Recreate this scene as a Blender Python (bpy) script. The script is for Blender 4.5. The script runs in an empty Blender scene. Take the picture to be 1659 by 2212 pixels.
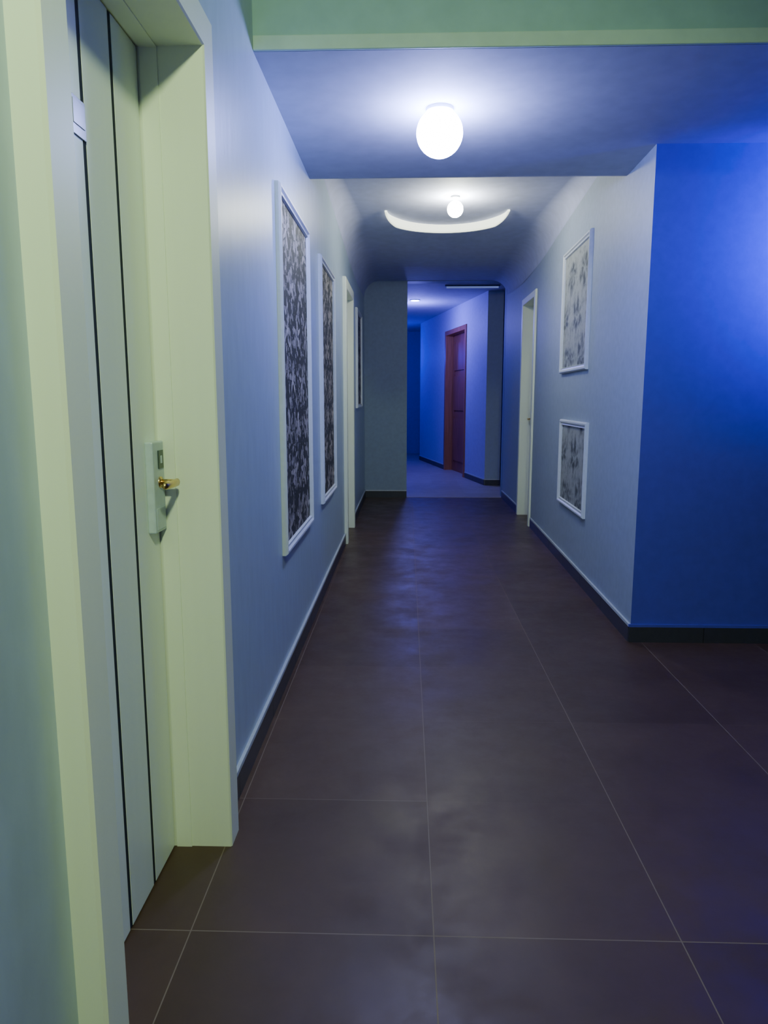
import bpy, bmesh, math
from mathutils import Matrix, Vector
C = bpy.context.scene.collection
rad = math.radians

# ---------------------------------------------------------------- materials
def new_mat(name):
    m = bpy.data.materials.new(name); m.use_nodes = True
    nt = m.node_tree; b = nt.nodes["Principled BSDF"]
    return m, nt, b
def N(nt, t, **kw):
    n = nt.nodes.new(t)
    for k, v in kw.items(): setattr(n, k, v)
    return n
def plain(name, col, rough=0.5, metal=0.0, bump=0.0, scale=40, var=0.06, stretch=(1,1,1)):
    m, nt, b = new_mat(name)
    b.inputs["Roughness"].default_value = rough
    b.inputs["Metallic"].default_value = metal
    tc = N(nt, "ShaderNodeTexCoord"); mp = N(nt, "ShaderNodeMapping")
    mp.inputs["Scale"].default_value = stretch
    no = N(nt, "ShaderNodeTexNoise"); no.inputs["Scale"].default_value = scale; no.inputs["Detail"].default_value = 4
    nt.links.new(tc.outputs["Object"], mp.inputs[0]); nt.links.new(mp.outputs[0], no.inputs["Vector"])
    r = N(nt, "ShaderNodeValToRGB")
    r.color_ramp.elements[0].position = .3; r.color_ramp.elements[1].position = .7
    r.color_ramp.elements[0].color = tuple(c*(1-var) for c in col)+(1,)
    r.color_ramp.elements[1].color = tuple(min(1,c*(1+var)) for c in col)+(1,)
    nt.links.new(no.outputs["Fac"], r.inputs[0]); nt.links.new(r.outputs[0], b.inputs["Base Color"])
    if bump > 0:
        bp = N(nt, "ShaderNodeBump"); bp.inputs["Strength"].default_value = bump; bp.inputs["Distance"].default_value = .01
        nt.links.new(no.outputs["Fac"], bp.inputs["Height"]); nt.links.new(bp.outputs[0], b.inputs["Normal"])
    return m
def emis(name, col, s):
    m, nt, b = new_mat(name)
    b.inputs["Base Color"].default_value = (.8,.8,.8,1)
    b.inputs["Emission Color"].default_value = (*col,1); b.inputs["Emission Strength"].default_value = s
    return m
def math_node(nt, op, a, b=None, c=None):
    n = N(nt, "ShaderNodeMath", operation=op)
    for i, v in enumerate((a, b, c)):
        if v is None: continue
        if isinstance(v, (int, float)): n.inputs[i].default_value = v
        else: nt.links.new(v, n.inputs[i])
    return n.outputs[0]

def tile_mat(name, col_a, col_b, grout, ox, oy, size, rough, gw=.003):
    m, nt, b = new_mat(name)
    b.inputs["Specular IOR Level"].default_value = .40
    tc = N(nt, "ShaderNodeTexCoord"); sp = N(nt, "ShaderNodeSeparateXYZ")
    nt.links.new(tc.outputs["Object"], sp.inputs[0])
    def line(o, off):
        a = math_node(nt, 'DIVIDE', math_node(nt, 'SUBTRACT', o, off), size)
        f = math_node(nt, 'ABSOLUTE', math_node(nt, 'SUBTRACT', math_node(nt, 'FRACT', a), .5))
        return math_node(nt, 'GREATER_THAN', f, .5 - gw/size/2*1.0), math_node(nt, 'FLOOR', a), math_node(nt,'ROUND',a)
    lx, fx, rx = line(sp.outputs[0], ox); ly, fy, ry = line(sp.outputs[1], oy)
    first = math_node(nt,'LESS_THAN', math_node(nt,'ABSOLUTE', ry), .5)
    second = math_node(nt,'LESS_THAN', math_node(nt,'ABSOLUTE', math_node(nt,'SUBTRACT', ry, 1)), .5)
    left = math_node(nt,'LESS_THAN', fx, -.5)
    even = math_node(nt,'LESS_THAN', math_node(nt,'FLOORED_MODULO', ry, 2), .5)
    sel = math_node(nt,'MAXIMUM', math_node(nt,'MULTIPLY', math_node(nt,'MULTIPLY', left, second), .4), math_node(nt,'ADD', math_node(nt,'MULTIPLY', even, .10), .03))
    stren = math_node(nt,'MAXIMUM', math_node(nt,'MULTIPLY', first, .7), sel)
    ly2 = math_node(nt, 'MULTIPLY', ly, stren)
    ln = math_node(nt, 'MAXIMUM', math_node(nt,'MULTIPLY',lx,.7), ly2)
    cb = N(nt, "ShaderNodeCombineXYZ"); nt.links.new(fx, cb.inputs[0]); nt.links.new(fy, cb.inputs[1])
    wn = N(nt, "ShaderNodeTexWhiteNoise"); nt.links.new(cb.outputs[0], wn.inputs["Vector"])
    no = N(nt, "ShaderNodeTexNoise"); no.inputs["Scale"].default_value = 3.5; no.inputs["Detail"].default_value = 8; no.inputs["Roughness"].default_value=.65
    nt.links.new(tc.outputs["Object"], no.inputs["Vector"])
    f = math_node(nt, 'ADD', math_node(nt, 'MULTIPLY', wn.outputs["Value"], .3), math_node(nt, 'MULTIPLY', no.outputs["Fac"], .7))
    r = N(nt, "ShaderNodeValToRGB"); r.color_ramp.elements[0].position=.25; r.color_ramp.elements[1].position=.8
    r.color_ramp.elements[0].color=(*col_a,1); r.color_ramp.elements[1].color=(*col_b,1)
    nt.links.new(f, r.inputs[0])
    mx = N(nt, "ShaderNodeMix", data_type='RGBA')
    nt.links.new(ln, mx.inputs["Factor"]); nt.links.new(r.outputs[0], mx.inputs[6]); mx.inputs[7].default_value=(*grout,1)
    nt.links.new(mx.outputs[2], b.inputs["Base Color"])
    no2 = N(nt, "ShaderNodeTexNoise"); no2.inputs["Scale"].default_value = 4; no2.inputs["Detail"].default_value = 7; no2.inputs["Roughness"].default_value=.7
    nt.links.new(tc.outputs["Object"], no2.inputs["Vector"])
    rr = math_node(nt,'MAXIMUM', math_node(nt, 'ADD', math_node(nt, 'MULTIPLY', no2.outputs["Fac"], .6), rough-.30), .26)
    nt.links.new(math_node(nt,'MAXIMUM', rr, ln), b.inputs["Roughness"])
    bp = N(nt, "ShaderNodeBump"); bp.inputs["Strength"].default_value=.2; bp.inputs["Distance"].default_value=.003
    h = math_node(nt, 'SUBTRACT', math_node(nt,'MULTIPLY',no2.outputs["Fac"],.6), ln)
    nt.links.new(h, bp.inputs["Height"]); nt.links.new(bp.outputs[0], b.inputs["Normal"])
    return m

def warp(nt, amp, scale):
    tc = N(nt, "ShaderNodeTexCoord")
    no = N(nt,"ShaderNodeTexNoise"); no.inputs["Scale"].default_value=scale; no.inputs["Detail"].default_value=2
    nt.links.new(tc.outputs["Object"], no.inputs["Vector"])
    sub = N(nt,"ShaderNodeVectorMath",operation='SUBTRACT'); nt.links.new(no.outputs["Color"], sub.inputs[0]); sub.inputs[1].default_value=(.5,.5,.5)
    sc = N(nt,"ShaderNodeVectorMath",operation='SCALE'); nt.links.new(sub.outputs[0], sc.inputs[0]); sc.inputs["Scale"].default_value=amp
    ad = N(nt,"ShaderNodeVectorMath",operation='ADD'); nt.links.new(tc.outputs["Object"], ad.inputs[0]); nt.links.new(sc.outputs[0], ad.inputs[1])
    return tc, ad.outputs[0]
def star_shape(nt, X, Z, size, ox, oz, arms, a0, amp, rot, st=1.0, pw=2.0, hard=True):
    zz = math_node(nt,'DIVIDE', math_node(nt,'ADD',Z,oz), size*st)
    row = math_node(nt,'MULTIPLY', math_node(nt,'MODULO', math_node(nt,'FLOOR', zz), 2), .5)
    xx = math_node(nt,'ADD', math_node(nt,'DIVIDE', math_node(nt,'ADD',X,ox), size), row)
    u = math_node(nt,'SUBTRACT', math_node(nt,'FRACT', xx), .5)
    v = math_node(nt,'SUBTRACT', math_node(nt,'FRACT', zz), .5)
    r = math_node(nt,'SQRT', math_node(nt,'ADD', math_node(nt,'MULTIPLY',u,u), math_node(nt,'MULTIPLY',v,v)))
    th = math_node(nt,'ARCTAN2', u, v)
    cs = math_node(nt,'ABSOLUTE', math_node(nt,'COSINE', math_node(nt,'ADD', math_node(nt,'MULTIPLY', th, arms/2), rot)))
    lim = math_node(nt,'ADD', a0, math_node(nt,'MULTIPLY', math_node(nt,'POWER', cs, pw), amp))
    if hard: return math_node(nt,'LESS_THAN', r, lim)
    return math_node(nt,'SUBTRACT', lim, r)
def star_mat(name):
    m, nt, b = new_mat(name); b.inputs["Roughness"].default_value=.6
    tc, wv = warp(nt, .12, 8)
    sp = N(nt, "ShaderNodeSeparateXYZ"); nt.links.new(wv, sp.inputs[0])
    X, Z = sp.outputs[0], sp.outputs[2]
    s1 = star_shape(nt,X,Z,.30, .03, 0, 5, .05, .30, 0, .75)
    s2 = star_shape(nt,X,Z,.17, .04, .05, 3, .03, .36, .6, .8)
    no = N(nt,"ShaderNodeTexNoise"); no.inputs["Scale"].default_value=20; no.inputs["Detail"].default_value=4; no.inputs["Roughness"].default_value=.7
    nt.links.new(tc.outputs["Object"], no.inputs["Vector"])
    blot = math_node(nt,'MULTIPLY', math_node(nt,'GREATER_THAN', no.outputs["Fac"], .57), .42)
    g = math_node(nt,'MAXIMUM', math_node(nt,'MULTIPLY', s2, .44), blot)
    val = math_node(nt,'MAXIMUM', math_node(nt,'MULTIPLY', s1, .60), g)
    val = math_node(nt,'MULTIPLY', val, math_node(nt,'SUBTRACT', math_node(nt,'MULTIPLY', no.outputs["Fac"], 3.8), 1.0))
    r = N(nt,"ShaderNodeValToRGB"); e = r.color_ramp.elements
    e[0].color=(.020,.022,.026,1); e[1].color=(.60,.54,.50,1); e[0].position=.10; e[1].position=.95
    nt.links.new(val, r.inputs[0]); nt.links.new(r.outputs[0], b.inputs["Base Color"])
    return m
def bloom_mat(name):
    m, nt, b = new_mat(name); b.inputs["Roughness"].default_value=.6
    tc, wv = warp(nt, .16, 7)
    sp = N(nt, "ShaderNodeSeparateXYZ"); nt.links.new(wv, sp.inputs[0])
    X, Z = sp.outputs[0], sp.outputs[2]
    f1 = star_shape(nt,X,Z,.42, .02, .04, 6, .26, .20, .3, .7, .8, False)
    f2 = star_shape(nt,X,Z,.42, .02, .04, 5, .08, .16, .3, .7, .8, False)
    no = N(nt,"ShaderNodeTexNoise"); no.inputs["Scale"].default_value=11; no.inputs["Detail"].default_value=7; no.inputs["Roughness"].default_value=.68
    nt.links.new(tc.outputs["Object"], no.inputs["Vector"])
    def soft(x, k): 
        n=N(nt,"ShaderNodeClamp"); nt.links.new(math_node(nt,'MULTIPLY',x,k),n.inputs[0]); return n.outputs[0]
    petals = math_node(nt,'MULTIPLY', soft(f1,5), .75)
    core = math_node(nt,'MULTIPLY', soft(f2,8), -.5)
    dk = math_node(nt,'ADD', petals, core)
    dk = math_node(nt,'ADD', dk, math_node(nt,'MULTIPLY', math_node(nt,'SUBTRACT', no.outputs["Fac"], .46), 3.4))
    r = N(nt,"ShaderNodeValToRGB"); e = r.color_ramp.elements
    e[0].color=(.38,.40,.41,1); e[1].color=(.07,.08,.09,1); e[0].position=.05; e[1].position=1
    nt.links.new(dk, r.inputs[0]); nt.links.new(r.outputs[0], b.inputs["Base Color"])
    return m

M_wall   = plain("wall_plaster", (.44,.54,.67), .36, bump=.16, scale=18, stretch=(1,1,.35), var=.05)
M_wallR  = plain("wall_plaster_matte", (.36,.42,.55), .55, bump=.1, scale=22, var=.05)
M_side   = plain("wall_blue_light_tint", (.06,.065,.47), .7, bump=.1, scale=22, var=.05)  # blue of the lamplight partly put into the base colour
M_pass   = plain("wall_paint_violet_blue", (.48,.47,.76), .6, bump=.05, scale=22, var=.05)
M_wallD  = plain("wall_plaster_grey", (.28,.35,.47), .6, bump=.1, scale=25)
M_ceil   = plain("ceiling_paint", (.46,.48,.58), .8, bump=.03, scale=12)
M_ceilF  = plain("ceiling_bluish_light_tint", (.48,.50,.74), .8, bump=.03, scale=12)  # bluer copy of the ceiling paint, bluish light put into its colour
M_beam   = plain("beam_paint", (.32,.52,.54), .6, bump=.03, scale=10)
M_lip    = plain("beam_lip_paint", (.50,.68,.62), .6, bump=.03, scale=10)
M_floor  = tile_mat("floor_tiles", (.056,.028,.019), (.098,.054,.037), (.25,.19,.15), .072, 1.59, .6, .44)
M_floor2 = tile_mat("passage_tiles", (.36,.30,.28), (.46,.40,.38), (.4,.4,.4), 0, 9.6, .4, .45)
M_base   = plain("skirting_tile", (.04,.04,.055), .35)
M_baseT  = plain("skirting_grout", (.50,.54,.60), .6)
M_door   = plain("painted_door", (.90,.97,.92), .42, scale=6, stretch=(6,6,.4), var=.01)
M_frame  = plain("cream_frame", (.87,.93,.78), .42, scale=6, stretch=(5,5,.5), var=.01)
M_groove = plain("dark_groove", (.008,.014,.03), .8)
M_white  = plain("white_moulding", (.72,.76,.84), .35, var=.03)
M_brass  = plain("brass", (.75,.52,.2), .28, 1.0)
M_steel  = plain("brushed_steel", (.30,.33,.37), .35, .9)
M_plaque = plain("grey_plaque", (.16,.19,.24), .3)
M_black  = plain("dark_green_window", (.03,.06,.045), .3)
M_plast  = plain("grey_plastic", (.52,.62,.68), .35)
M_grey   = plain("grey_backing", (.2,.22,.3), .5)
M_red    = plain("red_brown_wood", (.34,.11,.07), .45, scale=5, stretch=(8,8,.6), var=.3)
M_redF   = plain("orange_brown_wood", (.38,.14,.08), .4, scale=5, stretch=(8,8,.6), var=.2)
M_star   = star_mat("star_fabric")
M_dam    = bloom_mat("floral_paper")

# ---------------------------------------------------------------- mesh helpers
def finish(name, bm, mats, parent=None, loc=None, rotz=0, smooth=False, bevel=0):
    bmesh.ops.recalc_face_normals(bm, faces=bm.faces)
    me = bpy.data.meshes.new(name); bm.to_mesh(me); bm.free()
    for m in (mats if isinstance(mats,(list,tuple)) else [mats]): me.materials.append(m)
    if smooth:
        for p in me.polygons: p.use_smooth = True
    o = bpy.data.objects.new(name, me); C.objects.link(o)
    if parent: o.parent = parent
    if loc: o.location = loc
    o.rotation_euler[2] = rotz
    if bevel:
        b = o.modifiers.new("bevel","BEVEL"); b.width=bevel; b.segments=2; b.limit_method='ANGLE'
    return o
def addbox(bm, x0,x1,y0,y1,z0,z1, mi=0):
    vs=[bm.verts.new(p) for p in ((x0,y0,z0),(x1,y0,z0),(x1,y1,z0),(x0,y1,z0),(x0,y0,z1),(x1,y0,z1),(x1,y1,z1),(x0,y1,z1))]
    for f in ((0,3,2,1),(4,5,6,7),(0,1,5,4),(1,2,6,5),(2,3,7,6),(3,0,4,7)):
        fc=bm.faces.new([vs[i] for i in f]); fc.material_index=mi
def boxes(name, lst, mats, **kw):
    bm=bmesh.new()
    for b in lst: addbox(bm,*b)
    return finish(name,bm,mats,**kw)
def addprism(bm, q, z0, z1, mi=0):
    lo=[bm.verts.new((a,b,z0)) for a,b in q]; hi=[bm.verts.new((a,b,z1)) for a,b in q]; n=len(q)
    fs=[lo[::-1],hi]+[[lo[i],lo[(i+1)%n],hi[(i+1)%n],hi[i]] for i in range(n)]
    for f in fs: bm.faces.new(f).material_index=mi
def addseg(bm, p0, p1, t, z0, z1, mi=0):
    d=Vector((p1[0]-p0[0],p1[1]-p0[1])).normalized(); n=Vector((d.y,-d.x))*t
    addprism(bm,[p0,p1,(p1[0]+n.x,p1[1]+n.y),(p0[0]+n.x,p0[1]+n.y)],z0,z1,mi)
def segs(name, lst, mats, **kw):
    bm=bmesh.new()
    for s in lst: addseg(bm,*s)
    return finish(name,bm,mats,**kw)
def structure(o, label=None, cat=None):
    o["kind"]="structure"
    if label: o["label"]=label
    if cat: o["category"]=cat
    return o
def addcyl(bm, c, r, h, axis='z', seg=32, mi=0, r2=None):
    rr = r if r2 is None else r2
    mat = Matrix.Translation(c)
    if axis=='y': mat = mat @ Matrix.Rotation(rad(-90),4,'X')
    if axis=='x': mat = mat @ Matrix.Rotation(rad(90),4,'Y')
    bmesh.ops.create_cone(bm,cap_ends=True,segments=seg,radius1=r,radius2=rr,depth=h,matrix=mat @ Matrix.Translation((0,0,h/2)))

# ---------------------------------------------------------------- shell
LX=-.557; TOP=3.05; ZV=2.82; ZS=2.53; YB0=2.80; YB1=4.42; YE=9.57
o=boxes("floor",[(-.8,4,-2,YE,-.1,0)],M_floor); structure(o,"dark brown square floor tiles with pale grout lines","floor")
o=boxes("floor.001",[(-1.2,2.2,YE,17.4,-.1,0.004)],M_floor2); structure(o,"paler tiled floor of the blue-lit passage","floor")

D1a,D1b=1.16,1.93; D2a,D2b=6.5,7.25; H1=2.165
o=boxes("wall_left",[(-.8,LX,-2,D1a-.02,0,TOP),(-.8,LX,D1a-.02,D1b+.02,H1+.02,TOP),(-.8,LX,D1b+.02,D2a-.02,0,TOP),
  (-.8,LX,D2a-.02,D2b+.02,2.27,TOP),(-.8,LX,D2b+.02,YE,0,TOP)],M_wall); structure(o,"blue-grey painted plaster wall with satin sheen","wall")
RP0=(1.213,3.8); RP1=(1.275,7.43); RP2=(1.275,8.17); RP3=(1.27,YE)
bm=bmesh.new()
addprism(bm,[RP0,RP1,(1.6,RP1[1]),(1.6,3.806)],0,TOP); addprism(bm,[RP1,RP2,(1.6,RP2[1]),(1.6,RP1[1])],2.32,TOP); addprism(bm,[RP2,RP3,(1.6,YE),(1.6,RP2[1])],0,TOP)
o=finish("wall_right",bm,M_wallR); structure(o,"grey-blue painted plaster wall ending in a corner","wall")
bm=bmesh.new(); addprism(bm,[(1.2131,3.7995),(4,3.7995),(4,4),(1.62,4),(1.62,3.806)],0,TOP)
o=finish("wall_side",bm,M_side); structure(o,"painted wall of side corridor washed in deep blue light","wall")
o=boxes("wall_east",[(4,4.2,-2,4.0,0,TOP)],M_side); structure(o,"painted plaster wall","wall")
o=boxes("wall_rear",[(-.8,4.2,-2.2,-2,0,TOP)],M_wallR); structure(o,"painted plaster wall","wall")
o=boxes("wall_back",[(-.8,0,YE,YE+.2,0,TOP),(0,1.6,YE,YE+.2,2.785,TOP),(1.27,1.6,YE,YE+.2,0,2.785)],M_wallD)
structure(o,"grey wall with wide opening into the passage","wall")
# ceilings
o=boxes("ceiling",[(-.8,4.2,-2.2,YB0,TOP,TOP+.1)],M_ceil); structure(o,"painted ceiling","ceiling")
bm=bmesh.new()
R=.12; pr=[(YB0,TOP+.1),(YB0,ZS)]+[(YB1-R+R*math.sin(rad(t)),ZS+R-R*math.cos(rad(t))) for t in range(0,91,9)]+[(YB1,TOP+.1)]
a=[bm.verts.new((-.8,y,z)) for y,z in pr]; b_=[bm.verts.new((4.2,y,z)) for y,z in pr]
for i in range(len(pr)):
    j=(i+1)%len(pr); f=bm.faces.new((a[i],a[j],b_[j],b_[i])); f.smooth = 2<=i<len(pr)-2
bm.faces.new(a); bm.faces.new(b_)
o=finish("ceiling.001",bm,M_ceil); structure(o,"lowered ceiling band across the corridor","ceiling")
o=boxes("trim_1",[(LX,4,YB0-.014,YB0,ZS,ZS+.05)],[M_lip],bevel=.004); structure(o,"pale lip along lower edge of ceiling beam","trim")
o=boxes("trim_2",[(LX,4,YB0-.004,YB0,ZS+.05,TOP)],[M_beam]); structure(o,"teal-green face of ceiling beam","trim")
# corridor ceiling: flat, sagging gently towards the far end
prof=[(YB1,ZV),(6.4,ZV),(6.9,ZV-.010),(7.4,ZV-.03),(7.9,ZV-.05),(8.4,ZV-.06),(YE,ZV-.03)]
bm=bmesh.new()
lo=[(bm.verts.new((-.6,y,z)),bm.verts.new((1.5,y,z))) for y,z in prof]; hi=[(bm.verts.new((-.6,y,3.0)),bm.verts.new((1.5,y,3.0))) for y,z in prof]
for i in range(len(prof)-1):
    bm.faces.new((lo[i][0],lo[i][1],lo[i+1][1],lo[i+1][0])); bm.faces.new((hi[i][0],hi[i][1],hi[i+1][1],hi[i+1][0]))
    for k in (0,1): bm.faces.new((lo[i][k],lo[i+1][k],hi[i+1][k],hi[i][k]))
bm.faces.new((lo[0][0],lo[0][1],hi[0][1],hi[0][0])); bm.faces.new((lo[-1][0],lo[-1][1],hi[-1][1],hi[-1][0]))
o=finish("ceiling.002",bm,M_ceilF); structure(o,"smooth painted ceiling of the corridor","ceiling")
# coved joints between walls and corridor ceiling (curved sheet only, tangent to both surfaces)
def cove(name, xf, side, mat):
    bm=bmesh.new(); rows=[]; ns=14
    for y,z in prof:
        Rc=.05+.15*min(1,(y-YB1)/2.5); x=xf(y); row=[]
        for k in range(ns+1):
            t=rad(90)*k/ns
            row.append(bm.verts.new((x+side*(.0006+Rc-Rc*math.cos(t)), y, z-.0006-Rc+Rc*math.sin(t))))
        rows.append(row)
    for r0,r1 in zip(rows,rows[1:]):
        for k in range(ns):
            f=bm.faces.new((r0[k],r0[k+1],r1[k+1],r1[k])); f.smooth=True; f.material_index = 0 if k<ns//2 else 1
    return structure(finish(name,bm,[mat,M_ceilF]),"plastered cove between wall and ceiling","trim")
def rx(y):
    return RP0[0]+(RP1[0]-RP0[0])*(y-RP0[1])/(RP1[1]-RP0[1]) if y<RP1[1] else 1.272
cove("trim_3", lambda y:LX, 1, M_ceilF)
cove("trim_4", rx, -1, M_ceilF)
o=boxes("ceiling.003",[(-1.3,2.3,YE+.2,17.6,2.86,2.95)],M_ceil); structure(o,"passage ceiling lit blue","ceiling")
# passage walls
A=(1.18,10.95); B=(.28,15.6)
d=Vector((B[0]-A[0],B[1]-A[1])); L=d.length; d.normalize()
def P(s): return (A[0]+d.x*s, A[1]+d.y*s)
ds0,ds1=1.2,2.45; Hd=2.42
o=segs("wall_passage_right",[(A,P(ds0-.02),.2,0,2.86),(P(ds0-.02),P(ds1+.02),.3,Hd+.02,2.86),(P(ds1+.02),B,.3,0,2.86)],M_pass)
structure(o,"slanting painted wall with a red-brown door","wall")
o=boxes("wall_passage_corner",[(A[0]+.002,1.41,A[1],A[1]+.15,0,2.86)],M_wallR); structure(o,"pale wall return at the passage corner","wall")
o=boxes("wall_passage_east",[(1.9,2.2,YE+.2,17.4,0,2.86)],M_wallD); structure(o,"painted wall","wall")
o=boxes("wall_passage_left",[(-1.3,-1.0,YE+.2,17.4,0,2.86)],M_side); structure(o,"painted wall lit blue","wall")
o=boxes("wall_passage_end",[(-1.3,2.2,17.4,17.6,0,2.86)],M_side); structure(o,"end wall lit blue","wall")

# baseboards
def base(name, ss, lab="dark tile skirting with a pale top edge", mt=None):
    bm=bmesh.new()
    for p0,p1 in ss:
        d=Vector((p1[0]-p0[0],p1[1]-p0[1])); Ls=d.length; d.normalize(); nrm=Vector((-d.y,d.x))*.012
        s=0
        while s<Ls-1e-4:
            e=min(Ls,s+.6)
            a=(p0[0]+d.x*s+nrm.x,p0[1]+d.y*s+nrm.y); b=(p0[0]+d.x*(e-.003)+nrm.x,p0[1]+d.y*(e-.003)+nrm.y)
            addseg(bm,a,b,.012,0,.085,0); s=e
        a=(p0[0]+nrm.x*1.0,p0[1]+nrm.y*1.0); b=(p1[0]+nrm.x,p1[1]+nrm.y)
        addseg(bm,a,b,.012,.085,.100,1)
    return structure(finish(name,bm,[M_base,mt or M_baseT]),lab,"baseboard")
base("baseboard_left",[((LX,D2a-.10),(LX,D1b+.10)),((LX,YE),(LX,D2b+.10)),((LX,D1a-.1),(LX,-2))])
base("baseboard_right",[(RP0,(1.2732,7.34)),((1.275,8.26),RP3)])
base("baseboard_side",[((4,3.8),(1.201,3.8))],"dark tile skirting below blue-lit wall",M_side)
base("baseboard_back",[((0,YE),(LX,YE))])
base("baseboard_passage",[(A,P(ds0-.1)),(P(ds1+.1),B),((1.41,A[1]),A)])

# ---------------------------------------------------------------- doors
def door(name, org, rotz, w, h, depth, label, m_leaf, m_frame, tw=.09, proud=.05, grooves=(), handle_x=None, lock='card', plate=False, cat="door", panels=False):
    e=bpy.data.objects.new(name,None); C.objects.link(e); e.location=(org[0],org[1],0); e.rotation_euler[2]=rotz
    e.empty_display_size=.2; structure(e,label,cat)
    bm=bmesh.new(); edges=[0.007]+[g for g in sorted(grooves)]+[w-.007]; gw=.009
    addbox(bm,0.007,w-.007,-.045,-.001,.006,h-.004,1 if grooves else 0)
    for i in range(len(edges)-1):
        a=edges[i]+(gw if i>0 else 0); b=edges[i+1]-(gw if i<len(edges)-2 else 0)
        addbox(bm,a,b,-.001,0,.006,h-.004,0)
    if panels:
        for z0,z1 in ((.2,.95),(1.1,1.7),(1.8,h-.15)):
            addbox(bm,.16,w-.16,0,.016,z0,z1,0)
            for q in ((.12,.15,z0-.03,z1+.03),(w-.15,w-.12,z0-.03,z1+.03)): addbox(bm,q[0],q[1],0,.012,q[2],q[3],0)
    finish("leaf",bm,[m_leaf,M_groove],parent=e)
    D=depth; T=D+proud
    bm=bmesh.new()
    addbox(bm,-.018,0,-.05,D-.004,0,h+.018); addbox(bm,w,w+.018,-.05,D-.004,0,h+.018); addbox(bm,0,w,-.05,D-.004,h,h+.018)
    addbox(bm,0,.004,.006,.05,0,h); addbox(bm,w-.004,w,.006,.05,0,h); addbox(bm,.004,w-.004,.006,.05,h-.004,h)
    finish("frame",bm,m_frame,parent=e)
    bm=bmesh.new()
    prof=[(0,D-.004),(0,T-.004),(.004,T),(tw-.006,T),(tw,T-.006),(tw,D-.004)]
    rows=[]
    for off,y in prof:
        rows.append([bm.verts.new(p) for p in ((-off,y,0),(-off,y,h+off),(w+off,y,h+off),(w+off,y,0))])
    for i in range(len(rows)):
        r0,r1=rows[i],rows[(i+1)%len(rows)]
        for k in range(3): bm.faces.new((r0[k],r0[k+1],r1[k+1],r1[k]))
    bm.faces.new([r[0] for r in rows]); bm.faces.new([r[3] for r in rows][::-1])
    finish("architrave",bm,m_frame,parent=e)
    if handle_x is not None:
        s = 1 if handle_x < w/2 else -1
        hx=handle_x
        if lock=='card':
            bm=bmesh.new(); addbox(bm,hx-.038,hx+.046,0,.022,.95,1.19)
            lk=finish("lock",bm,M_plast,parent=e,bevel=.004); lk["label"]="pale blue-grey electronic card lock plate"
            bm=bmesh.new(); addbox(bm,hx-.026,hx+.010,.0215,.0245,1.118,1.166)
            finish("reader_window",bm,M_black,parent=lk)
            bm=bmesh.new(); addbox(bm,hx-.014,hx-.002,.0245,.0255,1.132,1.152)
            finish("indicator",bm,M_plast,parent=lk)
            bm=bmesh.new(); addbox(bm,hx-.028,hx+.036,.0215,.0235,.958,1.015)
            finish("lower_plate",bm,M_plast,parent=lk,bevel=.0008)
            zl=1.082; y0=.020; LL=.095
        else:
            bm=bmesh.new(); addbox(bm,hx-.02,hx+.02,0,.008,.93,1.16); lk=finish("lock",bm,M_steel,parent=e,bevel=.003); zl=1.08; y0=.008; LL=.1
        bm=bmesh.new()
        addcyl(bm,(hx,y0-.002,zl),.015,.008,'y'); addcyl(bm,(hx,y0,zl),.008,.044,'y')
        pts=[(-.008,.047,0,.008),(-.002,.047,0,.0105),(.04,.048,0,.0105),(LL*.9,.046,0,.0095),(LL,.044,0,.007)]
        rings=[]
        for px,py,pz,r in pts:
            rings.append([bm.verts.new((hx+s*px, y0+py+r*.7*math.cos(t), zl+pz+r*math.sin(t))) for t in [2*math.pi*k/12 for k in range(12)]])
        for a,b in zip(rings,rings[1:]):
            for k in range(12): bm.faces.new((a[k],a[(k+1)%12],b[(k+1)%12],b[k]))
        bm.faces.new(rings[0]); bm.faces.new(rings[-1])
        hnd=finish("handle",bm,M_brass,parent=lk,smooth=True); hnd["label"]="slim brass lever handle"
    if plate:
        bm=bmesh.new(); addbox(bm,.338,.405,0,.003,1.83,1.905); addbox(bm,.345,.398,.003,.0045,1.85,1.897)
        pl=finish("number_plate",bm,[M_plaque],parent=e,bevel=.001); pl["label"]="small shiny grey room plate"
    return e
door("door_1",(-.675,D1b),rad(-90),D1b-D1a,H1,.118,"pale green-white door with two dark vertical grooves and card lock",
     M_door,M_frame,grooves=(.174,.342),handle_x=.045,plate=True)
door("door_2",(-.66,D2b),rad(-90),D2b-D2a,2.25,.103,"pale door in cream frame beside patterned panels",M_door,M_frame,grooves=(.174,.342),handle_x=.06,proud=.03)
door("door_3",(1.40,7.45),rad(90),.70,2.30,.125,"pale door deeply set in a cream frame",M_door,M_frame,grooves=(.2,.36),handle_x=.63,proud=.02,tw=.07)
ang=math.atan2(d.y,d.x); pn=Vector((d.y,-d.x))
p=P(ds0); door("door_4",(p[0]+pn.x*.12,p[1]+pn.y*.12),ang,ds1-ds0,Hd,.12,"red-brown panelled wooden door with matching frame",M_red,M_redF,handle_x=.08,lock='plain',panels=True,tw=.08,proud=.02)

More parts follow.
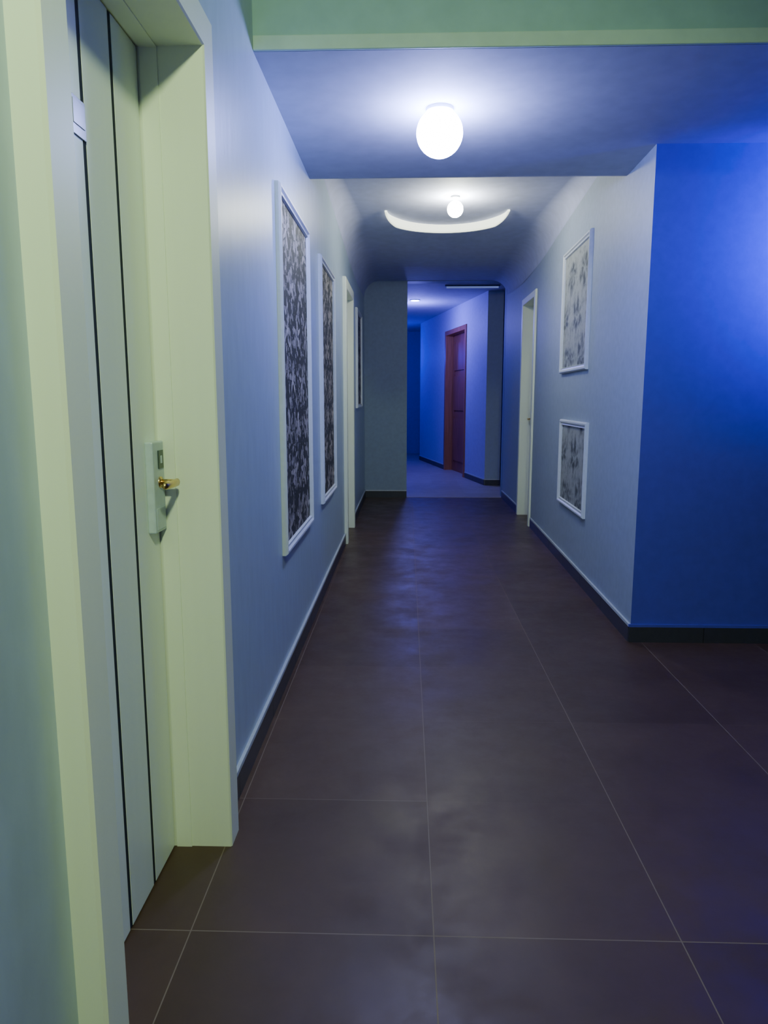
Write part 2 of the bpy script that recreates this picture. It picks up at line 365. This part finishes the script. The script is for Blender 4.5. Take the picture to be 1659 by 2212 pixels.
# ---------------------------------------------------------------- framed wall panels
def panel(org, rotz, w, z0, h, mat, label, group):
    bm=bmesh.new(); prof=[(0,0),(0,.016),(.008,.026),(.018,.026),(.025,.017),(.034,.015),(.039,.019),(.043,.009),(.043,0)]
    rows=[]
    for i_,y in prof:
        rows.append([bm.verts.new(p) for p in ((i_,y,i_),(w-i_,y,i_),(w-i_,y,h-i_),(i_,y,h-i_))])
    for r0,r1 in zip(rows,rows[1:]):
        for k in range(4): bm.faces.new((r0[k],r0[(k+1)%4],r1[(k+1)%4],r1[k]))
    e=bpy.data.objects.new("framed_panel",None); C.objects.link(e); e.location=(org[0],org[1],z0); e.rotation_euler[2]=rotz; e.empty_display_size=.1
    fr=finish("frame",bm,M_white,parent=e); fr["label"]="white moulded frame"
    bm=bmesh.new(); addbox(bm,.038,w-.038,0.001,.007,.038,h-.038)
    finish("patterned_insert",bm,mat,parent=e)
    e["label"]=label; e["category"]="wall panel"; e["group"]=group
    return e
g1="framed star-pattern panels"; g2="framed floral panels"
panel((LX,4.10),rad(-90),.93,.60,1.60,M_star,"tall white-framed panel of dark star-patterned fabric, larger one",g1)
panel((LX,5.50),rad(-90),.85,.62,1.57,M_star,"tall white-framed dark star-patterned panel beside pale door",g1)
panel((LX,8.75),rad(-90),.80,1.2,1.07,M_star,"short white-framed patterned panel beyond pale door",g1)
ra=math.atan2(RP1[1]-RP0[1],RP1[0]-RP0[0])
def RX(y): return RP0[0]+(RP1[0]-RP0[0])*(y-RP0[1])/(RP1[1]-RP0[1])
panel((RX(5.06),5.06),ra,.92,1.50,.92,M_dam,"white-framed grey floral panel hung high on wall",g2)
panel((RX(4.96),4.96),ra,.92,.48,.66,M_dam,"white-framed grey floral panel hung low on wall",g2)

# ---------------------------------------------------------------- lamps
def globe_lamp(name, loc, r, col, s, label, drop=0):
    e=bpy.data.objects.new(name,None); C.objects.link(e); e.location=loc; e["label"]=label; e["category"]="ceiling lamp"
    bm=bmesh.new(); addcyl(bm,(0,0,-.015),r*.6,.015)
    if drop: addcyl(bm,(0,0,-.02-drop),.012,drop+.01)
    finish("lamp_base",bm,M_white,parent=e,bevel=.002)
    bm=bmesh.new(); bmesh.ops.create_uvsphere(bm,u_segments=32,v_segments=20,radius=r,matrix=Matrix.Translation((0,0,-.010-drop-r*.9)))
    finish("bulb",bm,emis(name+"_glow",col,s),parent=e,smooth=True)
    return e
globe_lamp("ceiling_lamp",(.135,3.33,ZS),.10,(.36,.42,1.0),145,"glowing blue-white globe lamp on lowered ceiling")
rl=globe_lamp("ceiling_lamp.001",(.36,5.80,ZV),.06,(.90,.94,.74),270,"glowing white bulb with a curved light bar",drop=.03)
def arc(name, a0, a1, n, kf, H, W, mat, lab):
    bm=bmesh.new(); rings=[]; R0=.50
    for i in range(n+1):
        t=i/n; a=rad(a0)+t*rad(a1-a0); k=kf(t); hh=H*k; ww=W*max(.5,k)
        c,s=math.cos(a),math.sin(a); sec=[(-ww,-hh*.85),(-ww*.5,-hh),(ww*.5,-hh),(ww,-hh*.85),(ww,-.001),(-ww,-.001)]
        rings.append([bm.verts.new(((R0+r_)*c,(R0+r_)*s,z)) for r_,z in sec])
    for a,b in zip(rings,rings[1:]):
        for k in range(6): bm.faces.new((a[k],a[(k+1)%6],b[(k+1)%6],b[k]))
    bm.faces.new(rings[0]); bm.faces.new(rings[-1])
    o=finish(name,bm,mat,parent=rl,loc=(-.04,.40,0)); o["label"]=lab
arc("light_bar",0,180,48,lambda t:max(.22,min(1,1.5*math.sin(t*math.pi)**.7)),.070,.018,emis("bar_glow",(.88,.95,.72),1.9),"softly lit white crescent bar")
e=bpy.data.objects.new("downlight",None); C.objects.link(e); e.location=(.12,11.9,2.86); e["label"]="small round recessed blue-white spotlight"; e["category"]="ceiling lamp"
bm=bmesh.new(); addcyl(bm,(0,0,-.012),.085,.012); finish("rim",bm,M_white,parent=e)
bm=bmesh.new(); addcyl(bm,(0,0,-.018),.065,.006); finish("lens",bm,emis("downlight_glow",(.4,.5,1),35),parent=e)
e=bpy.data.objects.new("ceiling_edge_glow",None); C.objects.link(e); e.location=(.90,10.4,2.86); e["label"]="slim blue-white glowing strip added for light on a beam edge"; e["category"]="ceiling lamp"  # added glowing strip, stands in for light caught on a beam edge
bm=bmesh.new(); addbox(bm,-.38,.38,-.02,.02,-.02,0); finish("strip_backing",bm,M_grey,parent=e)
bm=bmesh.new(); addcyl(bm,(-.36,0,-.032),.012,.72,'x',16); finish("tube",bm,emis("tube_glow",(.3,.4,1),.35),parent=e)

def point(name, loc, col, w, r=.08):
    l=bpy.data.lights.new(name,'POINT'); l.color=col; l.energy=w; l.shadow_soft_size=r
    o=bpy.data.objects.new(name,l); C.objects.link(o); o.location=loc; return o
def spot(name, loc, tgt, col, w, ang, blend=1.0, r=.08):
    l=bpy.data.lights.new(name,'SPOT'); l.color=col; l.energy=w; l.shadow_soft_size=r; l.spot_size=rad(ang); l.spot_blend=blend
    o=bpy.data.objects.new(name,l); C.objects.link(o); o.location=loc
    o.rotation_euler=(Vector(tgt)-Vector(loc)).to_track_quat('-Z','Y').to_euler(); return o
spot("green_light",(.35,-.40,2.95),(-.40,1.85,1.2),(.77,1.0,.52),225,108,.9,.1)
spot("blue_light",(2.25,3.3,2.05),(2.15,3.8,2.05),(.01,.0,1.0),125,140,.8)
point("passage_blue_light",(.1,12.2,2.5),(.19,.19,1.0),65,.1)
point("passage_blue_light.001",(-.4,15.5,2.2),(.0,.02,1.0),25,.1)
w=bpy.data.worlds.new("world"); bpy.context.scene.world=w; w.use_nodes=True
nt=w.node_tree
nt.nodes["Background"].inputs[0].default_value=(.03,.04,.08,1); nt.nodes["Background"].inputs[1].default_value=.3

# ---------------------------------------------------------------- camera
cam=bpy.data.cameras.new("camera"); co=bpy.data.objects.new("camera",cam); C.objects.link(co)
co.location=(0,0,1.3); co.rotation_euler=(rad(90-8.9),0,rad(1.8))
cam.sensor_fit='HORIZONTAL'; cam.sensor_width=36; cam.lens=36*1560/1659; cam.clip_start=.02
bpy.context.scene.camera=co
